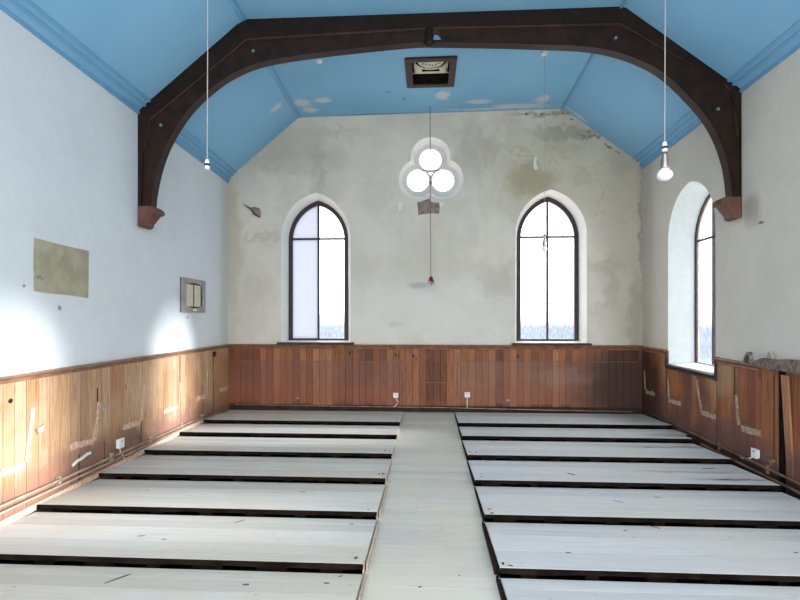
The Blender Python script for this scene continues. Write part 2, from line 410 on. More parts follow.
def tanmat():
    k = NB('tan bare plaster', .9, .1)
    c = k.mix(k.mr(k.noise(5, 5)[0], .35, .7), (.36, .33, .24), (.46, .43, .32))
    c = k.mix(k.mr(k.noise(14, 4)[0], .62, .7, 0, .7), c, (.22, .18, .12)); return k.done(c)
M_tan = tanmat()
M_greyf = plain('silver grey frame paint', (.33, .31, .31), .55, var=.15)
M_card = plain('cream card', (.66, .62, .47), .8, var=.04)
M_dkbrown = plain('dark brown recess board', (.10, .055, .04), .7, var=.2)  # dark brown of the frame's back board and one plaster flap
def glass(name, tint, gl=.06):
    m = bpy.data.materials.new(name); m.use_nodes = True; t = m.node_tree; t.nodes.clear()
    o = t.nodes.new('ShaderNodeOutputMaterial'); mx = t.nodes.new('ShaderNodeMixShader'); tr = t.nodes.new('ShaderNodeBsdfTransparent')
    g = t.nodes.new('ShaderNodeBsdfGlossy'); g.inputs['Roughness'].default_value = .15
    tc = t.nodes.new('ShaderNodeTexCoord'); mp = t.nodes.new('ShaderNodeMapping'); mp.inputs['Scale'].default_value = (1, 1, .3)
    n = t.nodes.new('ShaderNodeTexNoise'); n.inputs['Scale'].default_value = 42
    r = t.nodes.new('ShaderNodeValToRGB'); r.color_ramp.elements[0].position = .42; r.color_ramp.elements[1].position = .62
    r.color_ramp.elements[0].color = (*tuple(x*.86 for x in tint), 1); r.color_ramp.elements[1].color = (*tint, 1)
    t.links.new(tc.outputs['Object'], mp.inputs[0]); t.links.new(mp.outputs[0], n.inputs['Vector']); t.links.new(n.outputs[0], r.inputs[0])
    b = t.nodes.new('ShaderNodeBump'); b.inputs['Strength'].default_value = .6; t.links.new(n.outputs[0], b.inputs['Height']); t.links.new(b.outputs[0], g.inputs['Normal'])
    t.links.new(r.outputs[0], tr.inputs[0]); mx.inputs[0].default_value = gl
    t.links.new(tr.outputs[0], mx.inputs[1]); t.links.new(g.outputs[0], mx.inputs[2]); t.links.new(mx.outputs[0], o.inputs[0])
    return m
M_glass = glass('pebbled glass', (1, 1, 1))
def frosted():
    k = NB('lavender obscured glass'); t = k.n('ShaderNodeBsdfTranslucent'); a = k.n('ShaderNodeMixShader'); g = k.n('ShaderNodeBsdfGlossy')
    t.inputs[0].default_value = (.43, .45, .51, 1); g.inputs['Roughness'].default_value = .2; a.inputs[0].default_value = .04
    k.l(t.outputs[0], a.inputs[1]); k.l(g.outputs[0], a.inputs[2]); k.l(a.outputs[0], k.out.inputs[0]); return k.m
M_glassb = frosted()

# ------------------------------------------------------------------ structure
ZF = 5.125
# windows: (centre, half width, sill, spring, apex)
WB = [(-1.947, .612, 1.18, 3.02, 3.79), (2.078, .60, 1.18, 3.03, 3.79)]
WI = [(-1.955, .535, 1.20, 3.0, 3.70), (2.077, .53, 1.20, 3.0, 3.72)]
DB = .26
LC = [(.043, 4.373), (-.165, 3.995), (.262, 3.993)]
LI = [(.043, 4.39), (-.177, 4.03), (.264, 4.024)]
tre_o = lobes(LC, .345); tre_i = lobes(LI, .27)
zb = [(-3.75, -.1), (3.85, -.1), (3.85, 4.45), (3.58, 4.14), (2.297, 5.115), (1.5, 5.30), (-1.5, 5.30), (-2.25, 5.115), (-3.5, 4.03), (-3.75, 4.0)]
zb = [(-3.9, -.1), (4.2, -.1), (4.2, 5.3), (-3.9, 5.3)]
wall_back = wall('wall_back', MB, zb, [(arch(*WB[0]), arch(*WI[0])), (arch(*WB[1]), arch(*WI[1])), (tre_o, tre_i)], DB+.06, M_back)
wall_left = wall('wall_left', ML, [(Y0, -.1), (D, -.1), (D, 4.6), (Y0, 4.6)], [], .35, M_left)
DR = .32
WR = [(yc, .655, .93, 2.75, 3.47) for yc in (6.985, 4.2, 1.4)]
WRi = [(yc, .50, .96, 2.70, 3.36) for yc in (6.985, 4.2, 1.4)]
wall_right = wall('wall_right', MR, [(Y0, -.1), (D, -.1), (D, 4.7), (Y0, 4.7)], [(arch(*a), arch(*b)) for a, b in zip(WR, WRi)], DR+.06, M_right)
# limewashed linings of the window openings, thin coats over the splays
def lining(M, A, B, d, parent, mat=None):
    i = MBd(); n = len(A)
    A2 = [p for p in A]; B2 = [p for p in B]
    cu = sum(p[0] for p in A)/n; cz = sum(p[1] for p in A)/n
    sh = lambda P, e: [(u+(cu-u)/math.hypot(cu-u, cz-z)*e, z+(cz-z)/math.hypot(cu-u, cz-z)*e) for u, z in P]
    v = [M(u, z, -.004) for u, z in A2]+[M(u, z, d) for u, z in sh(B2, .004)]+[M(u, z, -.004) for u, z in sh(A2, .008)]+[M(u, z, d) for u, z in sh(B2, .012)]
    f = []
    for k in range(n):
        k2 = (k+1) % n
        f += [[k, k2, n+k2, n+k], [2*n+k, 3*n+k, 3*n+k2, 2*n+k2], [k, 2*n+k, 2*n+k2, k2], [n+k, n+k2, 3*n+k2, 3*n+k]]
    return link('reveal', v, f, mat or M_reveal, parent)
for A, B in ((arch(*WB[0]), arch(*WI[0])), (arch(*WB[1]), arch(*WI[1])), (tre_o, tre_i)): lining(MB, A, B, DB, wall_back)
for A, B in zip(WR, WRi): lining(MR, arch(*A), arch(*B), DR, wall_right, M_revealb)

# ceiling: left slope, flat with the vent hole, right slope
VX0, VX1, VY0, VY1 = -.25, .33, 6.78, 7.50
def cl(y): return (-2.249-.0345*(y-D))
def cr(y): return (2.285+.0275*(y-D))
cv = []; cf = []
ys = [Y0, VY0, VY1, D+.02]
def quad(a, b, c, d):
    i = len(cv); cv.extend([a, b, c, d]); cf.append([i, i+1, i+2, i+3])
ZL0, ZR0 = 4.05, 4.185
for a, b in zip(ys, ys[1:]):
    quad((XL(a)-.05, a, ZL0-.04), (cl(a), a, ZF), (cl(b), b, ZF), (XL(b)-.05, b, ZL0-.04))
    quad((cr(a), a, ZF), (XR(a)+.05, a, ZR0-.04), (XR(b)+.05, b, ZR0-.04), (cr(b), b, ZF))
    quad((cl(a), a, ZF), (VX0, a, ZF), (VX0, b, ZF), (cl(b), b, ZF))
    quad((VX1, a, ZF), (cr(a), a, ZF), (cr(b), b, ZF), (VX1, b, ZF))
    if a != VY0: quad((VX0, a, ZF), (VX1, a, ZF), (VX1, b, ZF), (VX0, b, ZF))
cv = [Vector((p.x, p.y, p.z+.011*p.x)) if p.z > 5.0 else p for p in [Vector(q) for q in cv]]
me = bpy.data.meshes.new('ceiling'); me.from_pydata(cv, [], cf); bm = bmesh.new(); bm.from_mesh(me)
bmesh.ops.remove_doubles(bm, verts=bm.verts, dist=1e-4); bmesh.ops.recalc_face_normals(bm, faces=bm.faces)
if bm.faces[:][0].normal.z < 0: bmesh.ops.reverse_faces(bm, faces=bm.faces)
ex = bmesh.ops.extrude_face_region(bm, geom=bm.faces[:]); bmesh.ops.translate(bm, vec=(0, 0, .06), verts=[g for g in ex['geom'] if isinstance(g, bmesh.types.BMVert)])
bmesh.ops.recalc_face_normals(bm, faces=bm.faces); bm.to_mesh(me); bm.free(); me.materials.append(M_ceil)
ceiling = bpy.data.objects.new('ceiling', me); COL.objects.link(ceiling); ceiling['kind'] = 'structure'

# floor: sub floor under the platforms and the raised strip of aisle boards
MBd().box((-3.8, Y0, -.16), (4.1, D, -.10)).obj('floor', M_dark, None, 'structure')
b = MBd(); y = D-.02; random.seed(3)
while y > .4:
    w = .135
    b.box((-.405-.002, y-w+.0035, -.022), (.455, y, random.uniform(-.0006, .0003))); y -= w
aisle = b.obj('floor_aisle', M_aisle, None, 'structure')
b = MBd()
for x in (-.38, .03, .43): b.box((x-.02, .4, -.10), (x+.02, D-.03, -.024))
b.obj('joist', M_dark, aisle)

# cornices and crease mouldings
def sweep(b, prof, f, y0, y1):   # prof: list of (x,z) offsets; f(y)->(x,z)
    i = len(b.v); n = len(prof)
    for y in (y0, y1):
        X, Z = f(y)
        for px, pz in prof: b.v.append(Vector((X+px, y, Z+pz)))
    for k in range(n): k2 = (k+1) % n; b.f.append([i+k, i+k2, i+n+k2, i+n+k])
    b.f.append(list(range(i, i+n))); b.f.append(list(range(i+n, i+2*n)))
def zlz(y): return 3.975+(8.6-y)*.013
def zrz(y): return 4.105+(8.6-y)*.016
def cornice(side):
    b = MBd(); s = 1 if side == 'l' else -1
    P = [(0, 0), (.022, 0), (.026, .03), (.018, .034), (.022, .05), (.04, .07), (.044, .09), (.034, .094), (.05, .115), (.0, .12)]
    f = (lambda y: (XL(y), zlz(y))) if side == 'l' else (lambda y: (XR(y), zrz(y)))
    sweep(b, [(s*x, z) for x, z in P], f, Y0, D)
    # narrow fillets planted on the slope
    for t in (.055, .10):
        def g(y, t=t):
            X0, Z0 = (XL(y), ZL0) if side == 'l' else (XR(y), ZR0); X1 = cl(y) if side == 'l' else cr(y)
            return X0+(X1-X0)*t, Z0+(ZF-Z0)*t
        dx, dz = s*.022, .019
        sweep(b, [(0, .01), (dx*.0+s*.012, -.013), (dx+s*.012, -.013+dz), (dx, .01+dz)], g, Y0, D)
    return b
cornice('l').obj('trim_1', M_cornice, None, 'structure')
cornice('r').obj('trim_2', M_cornice, None, 'structure')
for nm, f in (('trim_3', cl), ('trim_4', cr)):
    b = MBd()
    for off in (-.045, .02): sweep(b, [(off, .01), (off, -.006), (off+.024, -.006), (off+.028, .01)], lambda y: (f(y), ZF+.011*f(y)-.006-(abs(off) > .03)*.012), Y0, D)
    b.obj(nm, M_cornice, None, 'structure')

# ------------------------------------------------------------------ windows
def window(name, M, inner, d, panes, bars=.032, fw=.068, hd=.035):
    c, a, z0, zs, za = inner
    W_ = bpy.data.objects.new(name, None); COL.objects.link(W_); W_['kind'] = 'structure'
    A = arch(*inner, inset=-.004); B = arch(*inner, inset=fw)
    bevel(MBd().ring(A, B, M, d-hd, d+hd).obj('window_frame', M_frame, W_), .006, 1)
    zt = zs+.02
    Bc = arch(*inner, inset=.075)
    ztop = max(z for u, z in Bc)
    MBd().wbox(M, c-bars/2, c+bars/2, z0+.03, ztop, d-.025, d+.025).obj('mullion', M_frame, W_)
    hw = a-fw+.008
    MBd().wbox(M, c-hw, c+hw, zt-bars/2, zt+bars/2, d-.022, d+.022).obj('transom', M_frame, W_)
    # four panes
    G = arch(*inner, inset=fw-.008)
    right = [(u, z) for u, z in G if u >= c-1e-6]; left = [(u, z) for u, z in G if u <= c+1e-6]
    zb_ = min(z for u, z in G)
    for s, pm in zip((-1, 1), panes):
        uo = c+s*(a-fw+.008)
        lo = [(c, zb_), (uo, zb_), (uo, zt), (c, zt)]
        MBd().prism(lo, M, d-.003, d+.003).obj('pane', pm, W_)
        pts = [p for p in (right if s > 0 else left) if p[1] > zt+.01]
        if s > 0: up = [(c, zt), (uo-.0, zt)]+pts
        else: up = [(c, zt)]+pts+[(uo, zt)]
        # drop duplicate apex
        cl_ = []
        for p in up:
            if not cl_ or math.hypot(p[0]-cl_[-1][0], p[1]-cl_[-1][1]) > 1e-4: cl_.append(p)
        MBd().prism(cl_, M, d-.003, d+.003).obj('pane', pm, W_)
    return W_
w1 = window('window_1', MB, WI[0], DB, (M_glassb, M_glass))
w2 = window('window_2', MB, WI[1], DB, (M_glass, M_glass))
w4 = window('window_4', MR, WRi[0], DR, (M_glass, M_glass), .028, .034, .018)
w5 = window('window_5', MR, WRi[1], DR, (M_glass, M_glass), .028, .034, .018)
w6 = window('window_6', MR, WRi[2], DR, (M_glass, M_glass), .028, .034, .018)
for w, (c, a, z0, zs, za) in ((w1, WB[0]), (w2, WB[1])):
    bevel(MBd().wbox(MB, c-a-.06, c+a+.06, z0-.028, z0+.006, -.075, DB-.03).obj('window_sill', M_sill, w), .006, 2)
for w, (c, a, z0, zs, za) in zip((w4, w5, w6), WR):
    MBd().wbox(MR, c-a+.004, c+a-.004, z0-.01, z0+.012, 0.0, DR-.03).obj('window_sill', M_reveal, w)
# trefoil: tracery plate with three round lights and the small centre light
w3 = bpy.data.objects.new('window_3', None); COL.objects.link(w3); w3['kind'] = 'structure'
tri = [(.044+.115*math.sin(t), 4.155+.10*math.cos(t)) for t in (math.pi/3, math.pi, 5*math.pi/3)]
tri = [(-.002, 4.182), (.044, 4.105), (.09, 4.182)]
def plate(outline, holes, M, d0, d1, name, mat, parent):
    v = []; f = []
    loops = [outline]+holes
    for d in (d0, d1):
        i = len(v)
        for t in tessellate_polygon([[Vector((a, b, 0)) for a, b in L] for L in loops]): f.append([i+k for k in t])
        v += [M(u, z, d) for L in loops for u, z in L]
    n = len(v)//2; o = 0
    for L in loops:
        for k in range(len(L)): k2 = (k+1) % len(L); f.append([o+k, o+k2, n+o+k2, n+o+k])
        o += len(L)
    return link(name, v, f, mat, parent)
plate(lobes(LI, .275), [circ(c, .195) for c in LI]+[tri], MB, DB-.05, DB+.03, 'tracery', M_tracery, w3)
for c in LI:
    MBd().prism(circ(c, .202), MB, DB-.012, DB-.006).obj('pane', M_glass, w3)
MBd().prism([(-.006, 4.186), (.044, 4.10), (.094, 4.186)], MB, DB-.012, DB-.006).obj('pane', M_glass, w3)
b = MBd(); T3 = [(-.11, 4.20), (.20, 4.20), (.044, 3.955)]
for i in range(3):
    p, q = T3[i], T3[(i+1) % 3]; b.tube([MB(p[0], p[1], DB-.065), MB(q[0], q[1], DB-.065)], .0065, 6)
b.obj('glazing_bar', M_frame, w3)

# ------------------------------------------------------------------ boarding, rails
def boarding(name, M, u0, u1, ztop, mat, bw, gaps=(), seed=1, zbot=-.10):
    random.seed(seed); b = MBd(); u = u0
    while u < u1-.01:
        w = min(bw*random.uniform(.9, 1.12), u1-u)
        zt = ztop(u+w/2)
        if not any(a < u+w/2 < c for a, c in gaps):
            d = -.022-random.uniform(0, .003)
            b.wbox(M, u+.0022, u+w-.0022, zbot, zt, d, -.008)
        u += w
    o = b.obj(name, mat, None, 'structure')
    bb = MBd(); u = u0
    while u < u1-.01:
        w = min(.3, u1-u); bb.wbox(M, u, u+w, zbot, min(ztop(u+.01), ztop(u+w-.01)), -.009, -.001); u += w
    bb.obj('backing', M_dark, o)
    return o
zL = lambda u: 1.10+(8.6-u)*.006
wl = boarding('trim_5', ML, 0.6, D-.03, zL, M_wl, .128, [(7.865, 7.9)], 5)
wb = boarding('trim_6', MB, XL(D)+.002, XR(D)-.002, lambda u: 1.095, M_wb, .117, [], 9)
def zR(u): return .905 if 6.30 < u < 7.645 else 1.12
wr = boarding('trim_7', MR, 0.6, 6.27, zR, M_wr, .122, [(5.02, 5.13)], 12)
wr2 = boarding('trim_8', MR, 6.30, 7.62, zR, M_wr, .12, [], 13)
wr3 = boarding('trim_9', MR, 7.67, D-.03, zR, M_wr, .12, [], 14)
def rail(name, M, u0, u1, z0, z1, mat, lift=1.0):
    b = MBd(); P = [(0, 0), (-.03, 0), (-.036, .012), (-.03, .022), (-.034, .035), (-.052, .05), (-.058, .066), (-.05, .078), (0, .082)]
    i = 0; n = len(P)
    for u, z in ((u0, z0), (u1, z1)):
        for d, h in P: b.v.append(M(u, z+h*lift, d))
    for k in range(n): k2 = (k+1) % n; b.f.append([k, k2, n+k2, n+k])
    b.f.append(list(range(n))); b.f.append(list(range(n, 2*n)))
    return b.obj(name, mat, None, 'structure')
rail('trim_10', ML, .6, D-.045, zL(.6)-.005, zL(D)-.005, M_raill, .72)
rail('trim_11', MB, XL(D)+.0, XR(D)-.0, 1.07, 1.07, M_rail)
rail('trim_12', MR, 5.45, 6.29, 1.07, 1.07, M_rail, .9)
rail('trim_13', MR, 6.30, 7.64, .865, .865, M_sill, .8)
rail('trim_14', MR, 7.65, D-.045, 1.065, 1.06, M_rail)
MBd().wbox(MR, 6.262, 6.305, .86, 1.15, -.04, 0).obj('trim_15', M_sill, None, 'structure')
MBd().wbox(MR, 7.625, 7.665, .87, 1.13, -.035, 0).obj('trim_16', M_sill, None, 'structure')
# dark foot strip along the back wall
MBd().wbox(MB, XL(D)+.05, XR(D)-.05, -.02, .105, -.045, -.028).obj('baseboard_back', plain('black brown foot board', (.035, .02, .016), .8, var=.4), None, 'structure')
# horizontal battens and end strips where the panelling stood (back wall)
M_strip = plain('worn brown strip', (.20, .11, .08), .7, var=.3)
MBd().wbox(MB, -3.46, -.43, .853, .865, -.031, -.024).wbox(MB, -.445, -.425, .10, .862, -.032, -.024).obj('batten', M_strip, wb)
MBd().wbox(MB, .496, 3.5, .868, .880, -.031, -.024).wbox(MB, .486, .505, .10, .877, -.032, -.024).obj('batten', M_strip, wb)
MBd().wbox(MB, -.15, .35, .497, .507, -.030, -.024).obj('batten', M_strip, wb)

# pew scars on the boarding
def poly_strip(b, M, pts, w, d0, d1):   # ribbon along pts (u,z)
    pp = [Vector((p[0], p[1])) for p in pts]; L = []; R = []
    for k, p in enumerate(pp):
        t = (pp[min(k+1, len(pp)-1)]-pp[max(0, k-1)]).normalized(); nrm = Vector((-t.y, t.x))
        ww = w*random.uniform(.75, 1.15)/2; L.append(p+nrm*ww); R.append(p-nrm*ww)
    b.prism([tuple(x) for x in L+R[::-1]], M, d0, d1)
random.seed(21)
def scar(M, par, v, h, mat, wv=.045, wh=.055):
    b = MBd()
    if v:
        (u0, z0), (u1, z1) = v
        pts = [(u0+(u1-u0)*t+random.uniform(-.006, .006), z0+(z1-z0)*t) for t in (0, .2, .4, .6, .8, 1)]
        poly_strip(b, M, pts, wv, -.031, -.024)
    if h:
        (u0, z0), (u1, z1) = h; n = 7
        for i in range(n):
            a = u0+(u1-u0)*i/n; c = u0+(u1-u0)*(i+1)/n; zz = z0+(z1-z0)*(i+.5)/n
            b.wbox(M, a, c-.004*random.random(), zz-wh/2-random.uniform(0, .008), zz+wh/2+random.uniform(-.008, .008), -.034+random.uniform(0, .004), -.024)
    o = b.obj('pew_scar', mat, par); return o
LV = [((4.015, .88), (3.94, .45)), ((4.915, .773), (4.83, .40)), ((5.773, .844), (5.72, .42)), ((6.701, .72), (6.66, .42)), ((7.65, .798), (7.611, .42)), None]
LH = [((3.50, .44), (3.93, .43)), ((4.468, .43), (4.82, .405)), ((5.34, .42), (5.686, .405)), ((6.242, .42), (6.642, .41)), ((7.213, .41), (7.573, .41)), ((8.168, .405), (8.50, .40))]
for i, (v, h) in enumerate(zip(LV, LH)): scar(ML, wl, v, h, M_scar, (.05, .045, .04, .02, .022, .02)[i])
for i, (v, h) in enumerate([(((8.455, .737), (8.415, .43)), ((8.375, .41), (8.07, .42))), (((7.594, .744), (7.549, .433)), ((7.549, .41), (7.195, .42))),
             (((6.744, .81), (6.63, .42)), ((6.63, .41), (6.291, .42))), (((5.867, .754), (5.819, .425)), ((5.763, .40), (5.432, .42)))]):
    scar(MR, wr if i == 3 else wr2 if i in (2, 1) else wr3, v, h, M_scarg, .03 if i < 2 else .045)
# short stubs and splits beside the scars
b = MBd()
for u, z in ((4.06, .70), (4.97, .72)): b.prism([(u-.02, z), (u+.06, z+.02), (u+.07, z-.03), (u+.0, z-.05)], ML, -.045, -.024)
b.obj('pew_scar', M_batten, wl)
b = MBd()
for u, z0, z1, w in ((7.88, .05, 1.06, .012), (6.70, .74, 1.09, .006), (5.707, .03, .40, .014), (4.885, .78, .92, .014), (4.60, .0, .33, .012), (5.0, .0, .35, .008)):
    b.prism([(u-w/2, z0), (u+w/2, z0), (u+w*.3, (z0+z1)/2), (u+w/2, z1), (u-w/2, z1), (u-w*.6, (z0+z1)/2)], ML, -.0275, -.024)
b.obj('split', M_black, wl)
b = MBd()
for u, z0, z1, w in ((5.90, .70, 1.10, .014), (5.22, .2, 1.05, .006), (7.3, .15, .5, .006)):
    b.prism([(u-w/2, z0), (u+w/2, z0), (u+w*.3, (z0+z1)/2), (u+w/2, z1), (u-w/2, z1), (u-w*.6, (z0+z1)/2)], MR, -.0275, -.024)
b.obj('split', M_black, wr)
b = MBd()
for u, z, r in ((-1.35, 1.0, .022), (-1.6, .97, .012), (-.25, .96, .02), (-.55, .97, .018), (1.52, .955, .024), (.05, .93, .012), (-.2, .9, .012)):
    b.prism([(u+r*math.cos(t)*.8, z+r*math.sin(t)*1.6) for t in [i*math.pi/4 for i in range(8)]], MB, -.0275, -.0235)
b.obj('knot_hole', M_black, wb)
b = MBd()
for M, u, z, r in ((ML, 3.78, .98, .02),):
    b.prism([(u+r*math.cos(t)*1.1, z+r*math.sin(t)) for t in [i*math.pi/4 for i in range(8)]], M, -.0275, -.0235)
b.obj('knot_hole', M_black, wl)
# plaster smear
b = MBd(); random.seed(5)
poly_strip(b, ML, [(4.50, .25), (4.56, .272), (4.64, .28), (4.72, .30), (4.77, .295)], .024, -.034, -.024)
b.obj('plaster_smear', M_white, wl)
bl = tag(MBd().wbox(ML, 7.85, 7.92, .99, 1.075, -.065, -.024).obj('junction_box', M_black), 'small black box at the top of the dark slit, left boarding', 'electrical box')
bevel(bl, .012, 3)

# loose lead pipe and broken rail on the right
b = MBd(); random.seed(2)
b.prism([(4.62, 1.122), (5.10, 1.122), (5.30, 1.122), (5.44, 1.135), (5.47, 1.16), (5.38, 1.195), (5.30, 1.22), (5.16, 1.21), (5.0, 1.235), (4.62, 1.25)], MR, -.10, -.0)
br = b.obj('broken_rail', plain('grey split timber', (.17, .13, .11), .8, var=.5, scale=18)); bevel(br, .012, 2)
tag(br, 'grey broken length of dado rail lying loose on right boarding', 'broken rail')
b = MBd()
pts = [MR(5.66, 1.155, -.04), MR(5.63, 1.20, -.05), MR(5.57, 1.245, -.07), MR(5.51, 1.25, -.08), MR(5.50, 1.22, -.09), MR(5.485, 1.175, -.085)]
b.tube(pts, .026, 8, .016)
tag(b.obj('torn_lead_strip', plain('dull grey lead', (.20, .17, .16), .6, .3, .4), smooth=True), 'curled torn strip at the end of the broken right rail', 'torn strip')
b = MBd(); b.prism([(5.20, 1.2165), (5.29, 1.2225), (5.28, 1.28), (5.25, 1.30)], MR, -.05, -.03)
tag(b.obj('plaster_fragment', M_batten), 'pointed pale fragment standing on the broken right rail', 'plaster fragment')
# sprung boards next to the black gap
b = MBd()
i = 0
b.v += [MR(4.93, 0.0, -.03), MR(5.01, 0.0, -.03), MR(5.01, 0, -.01), MR(4.93, 0, -.01), MR(4.96, 1.08, -.07), MR(5.05, 1.08, -.07), MR(5.05, 1.08, -.05), MR(4.96, 1.08, -.05)]
b.f += [[0, 3, 2, 1], [4, 5, 6, 7], [0, 1, 5, 4], [1, 2, 6, 5], [2, 3, 7, 6], [3, 0, 4, 7]]
b.obj('sprung_board', M_wr, wr)

# ------------------------------------------------------------------ damaged plaster on the walls
def ragged(c, pts): return [(c[0]+a, c[1]+b) for a, b in pts]
plate([(-.185, 3.60), (-.12, 3.61), (-.05, 3.635), (.02, 3.655), (.05, 3.61), (.10, 3.59), (.19, 3.585), (.215, 3.55), (.20, 3.50), (.19, 3.40), (.08, 3.405), (-.05, 3.395), (-.17, 3.375), (-.175, 3.48)], [], MB, -.006, .01, 'bare_patch', M_bare, wall_back)
plate([(.19, 3.585), (.28, 3.60), (.25, 3.54), (.205, 3.50)], [], MB, -.02, .005, 'plaster_flap', M_reveal, wall_back)
plate([(-.52, 3.60), (-.46, 3.61), (-.40, 3.55), (-.44, 3.53), (-.49, 3.43), (-.51, 3.50)], [], MB, -.02, .005, 'plaster_flap', M_reveal, wall_back)
plate([(-3.21, 3.59), (-3.10, 3.545), (-3.02, 3.55), (-2.93, 3.52), (-2.92, 3.37), (-3.00, 3.38), (-3.07, 3.42), (-3.10, 3.50)], [], MB, -.008, .01, 'bare_patch', M_bare, wall_back)
plate([(-3.24, 3.61), (-3.19, 3.59), (-3.09, 3.51), (-2.99, 3.42), (-2.92, 3.365), (-2.96, 3.365), (-3.11, 3.50)], [], MB, -.02, -.006, 'plaster_flap', M_dkbrown, wall_back)
plate([(1.80, 4.33), (1.84, 4.36), (1.83, 4.22), (1.86, 4.14), (1.81, 4.11), (1.78, 4.18)], [], MB, -.02, .005, 'plaster_flap', M_reveal, wall_back)
# ragged dark bits along the damp junction
random.seed(8); b = MBd()
for i in range(26):
    t = random.random()
    if i < 12: u = 1.45+t*.95; z = 5.085-random.uniform(0, .03)
    else: u = 2.35+t*.85; z = 5.09-(u-2.29)*.765-random.uniform(.01, .04)
    r = random.uniform(.012, .035)
    b.prism([(u+r*random.uniform(.5, 1.2)*math.cos(k*1.05), z+.6*r*random.uniform(.5, 1.2)*math.sin(k*1.05)) for k in range(6)], MB, -.005, .0)
b.obj('mould_spots', M_bare, wall_back)['kind'] = 'stuff'
pp = [(4.054, 2.316), (4.30, 2.305), (4.5, 2.30), (4.78, 2.295), (4.776, 2.06), (4.772, 1.828), (4.5, 1.845), (4.25, 1.85), (4.054, 1.863), (4.05, 2.1)]
plate(pp, [], ML, -.004, .005, 'bare_patch', M_tan, wall_left)

# ------------------------------------------------------------------ framed panel on the left wall
fr = thing('picture_frame', 'grey frame with two cream cards, hung on left wall', 'picture frame')
u0, u1, z0, z1 = 6.76, 7.555, 1.70, 2.185
MBd().wbox(ML, u0, u1, z0, z1, -.012, 0).obj('back_board', M_dkbrown, fr)
b = MBd(); t = .13
b.wbox(ML, u0, u0+t, z0, z1, -.035, -.012).wbox(ML, u1-t*.75, u1, z0, z1, -.035, -.012)
um = (u0+t+u1-t*.75)/2
def topc(u): return z1-.085+.03*math.cos((u-um)/(u1-u0)*5)
N = 10; pts = [(u0+t+(u1-t*1.75-u0)*i/N) for i in range(N+1)]
b.prism([(p, topc(p)) for p in pts]+[(pts[-1], z1), (pts[0], z1)], ML, -.035, -.012)
b.prism([(pts[0], z0), (pts[-1], z0)]+[(p, z0+.075-.03*math.cos((p-um)/(u1-u0)*5)+.01) for p in pts[::-1]], ML, -.035, -.012)
bevel(b.obj('frame', M_greyf, fr), .004, 1)
for a, c in ((u0+t+.01, um-.035), (um+.02, u1-t*.75-.06)):
    MBd().wbox(ML, a, c, z0+.085, z1-.085, -.02, -.0125).obj('card', M_card, fr)
b = MBd(); b.wbox(ML, um-.07, um+.05, z0+.02, z0+.05, -.038, -.035); b.obj('name_plate', M_white, fr)

# ------------------------------------------------------------------ roof truss
tr = thing('roof_truss', 'dark stained oak arched roof truss spanning the hall', 'roof truss')
outer = [(-3.395, 2.913), (-3.395, 4.01), (-3.292, 4.099), (-2.592, 4.665), (-2.234, 4.964), (-2.06, 5.065), (-1.099, 5.088), (0.045, 5.088), (1.13, 5.092), (2.085, 5.090), (2.299, 5.004), (2.873, 4.581), (3.336, 4.199), (3.50, 4.089), (3.50, 2.963)]
inner = [(3.284, 2.963), (3.247, 3.245), (3.158, 3.54), (3.016, 3.804), (2.799, 4.066), (2.566, 4.29), (2.331, 4.433), (2.042, 4.545), (1.686, 4.617), (1.13, 4.656), (0.8, 4.677), (0.022, 4.712), (-0.18, 4.712), (-0.711, 4.678), (-1.294, 4.627), (-1.802, 4.562), (-2.117, 4.472), (-2.433, 4.297), (-2.751, 4.012), (-2.988, 3.659), (-3.112, 3.349), (-3.178, 3.05), (-3.191, 2.913)]
midl = [(-3.30, 3.55), (-3.221, 3.919), (-2.07, 4.821), (0.022, 4.880), (2.117, 4.857), (3.19, 4.203), (3.32, 4.05), (3.36, 3.6)]
def zc(x): return ZF+.011*x
def MT(u, z, d):   # the truss stands very slightly askew to the end wall
    t = 5.76/(5.62-.018*u); u2 = max(XL(5.76)+.001, min(XR(5.76)-.001, u*t)); z2 = min(1.66+(z-1.66)*t if z > 3.0 else z+.02, zc(u2)-.004)
    if u < -3.2 and z < 3.0 and u > -3.5: pass
    return Vector((u2, 5.76+.018*u2+d, z2))
kb = 5.68/5.62
inner = [(u*kb, 1.66+(z-1.66)*kb if z > 3.0 else z) for u, z in inner]
# smooth the inner curve
def cat(P, n=4):
    out = []
    for i in range(len(P)-1):
        p0 = P[max(i-1, 0)]; p1 = P[i]; p2 = P[i+1]; p3 = P[min(i+2, len(P)-1)]
        for k in range(n):
            t = k/n
            out.append(tuple(.5*((2*p1[j])+(-p0[j]+p2[j])*t+(2*p0[j]-5*p1[j]+4*p2[j]-p3[j])*t*t+(-p0[j]+3*p1[j]-3*p2[j]+p3[j])*t**3) for j in (0, 1)))
    out.append(P[-1]); return out
ic = cat(inner)
icl = [p for p in ic if p[0] <= .03]; icr = [p for p in ic if p[0] >= .03]
# arched braces (web), left and right halves meet at the crown
MBd().prism([(-3.39, 2.913), (-3.39, 4.0), (-3.22, 4.05), (-2.07, 4.93), (.03, 4.98)]+icl, MT, 0, .10).obj('arched_brace', M_truss, tr)
MBd().prism([(.03, 4.98), (2.117, 4.96), (3.28, 4.18), (3.50, 4.0), (3.50, 2.963)]+icr, MT, 0, .10).obj('arched_brace', M_truss, tr)
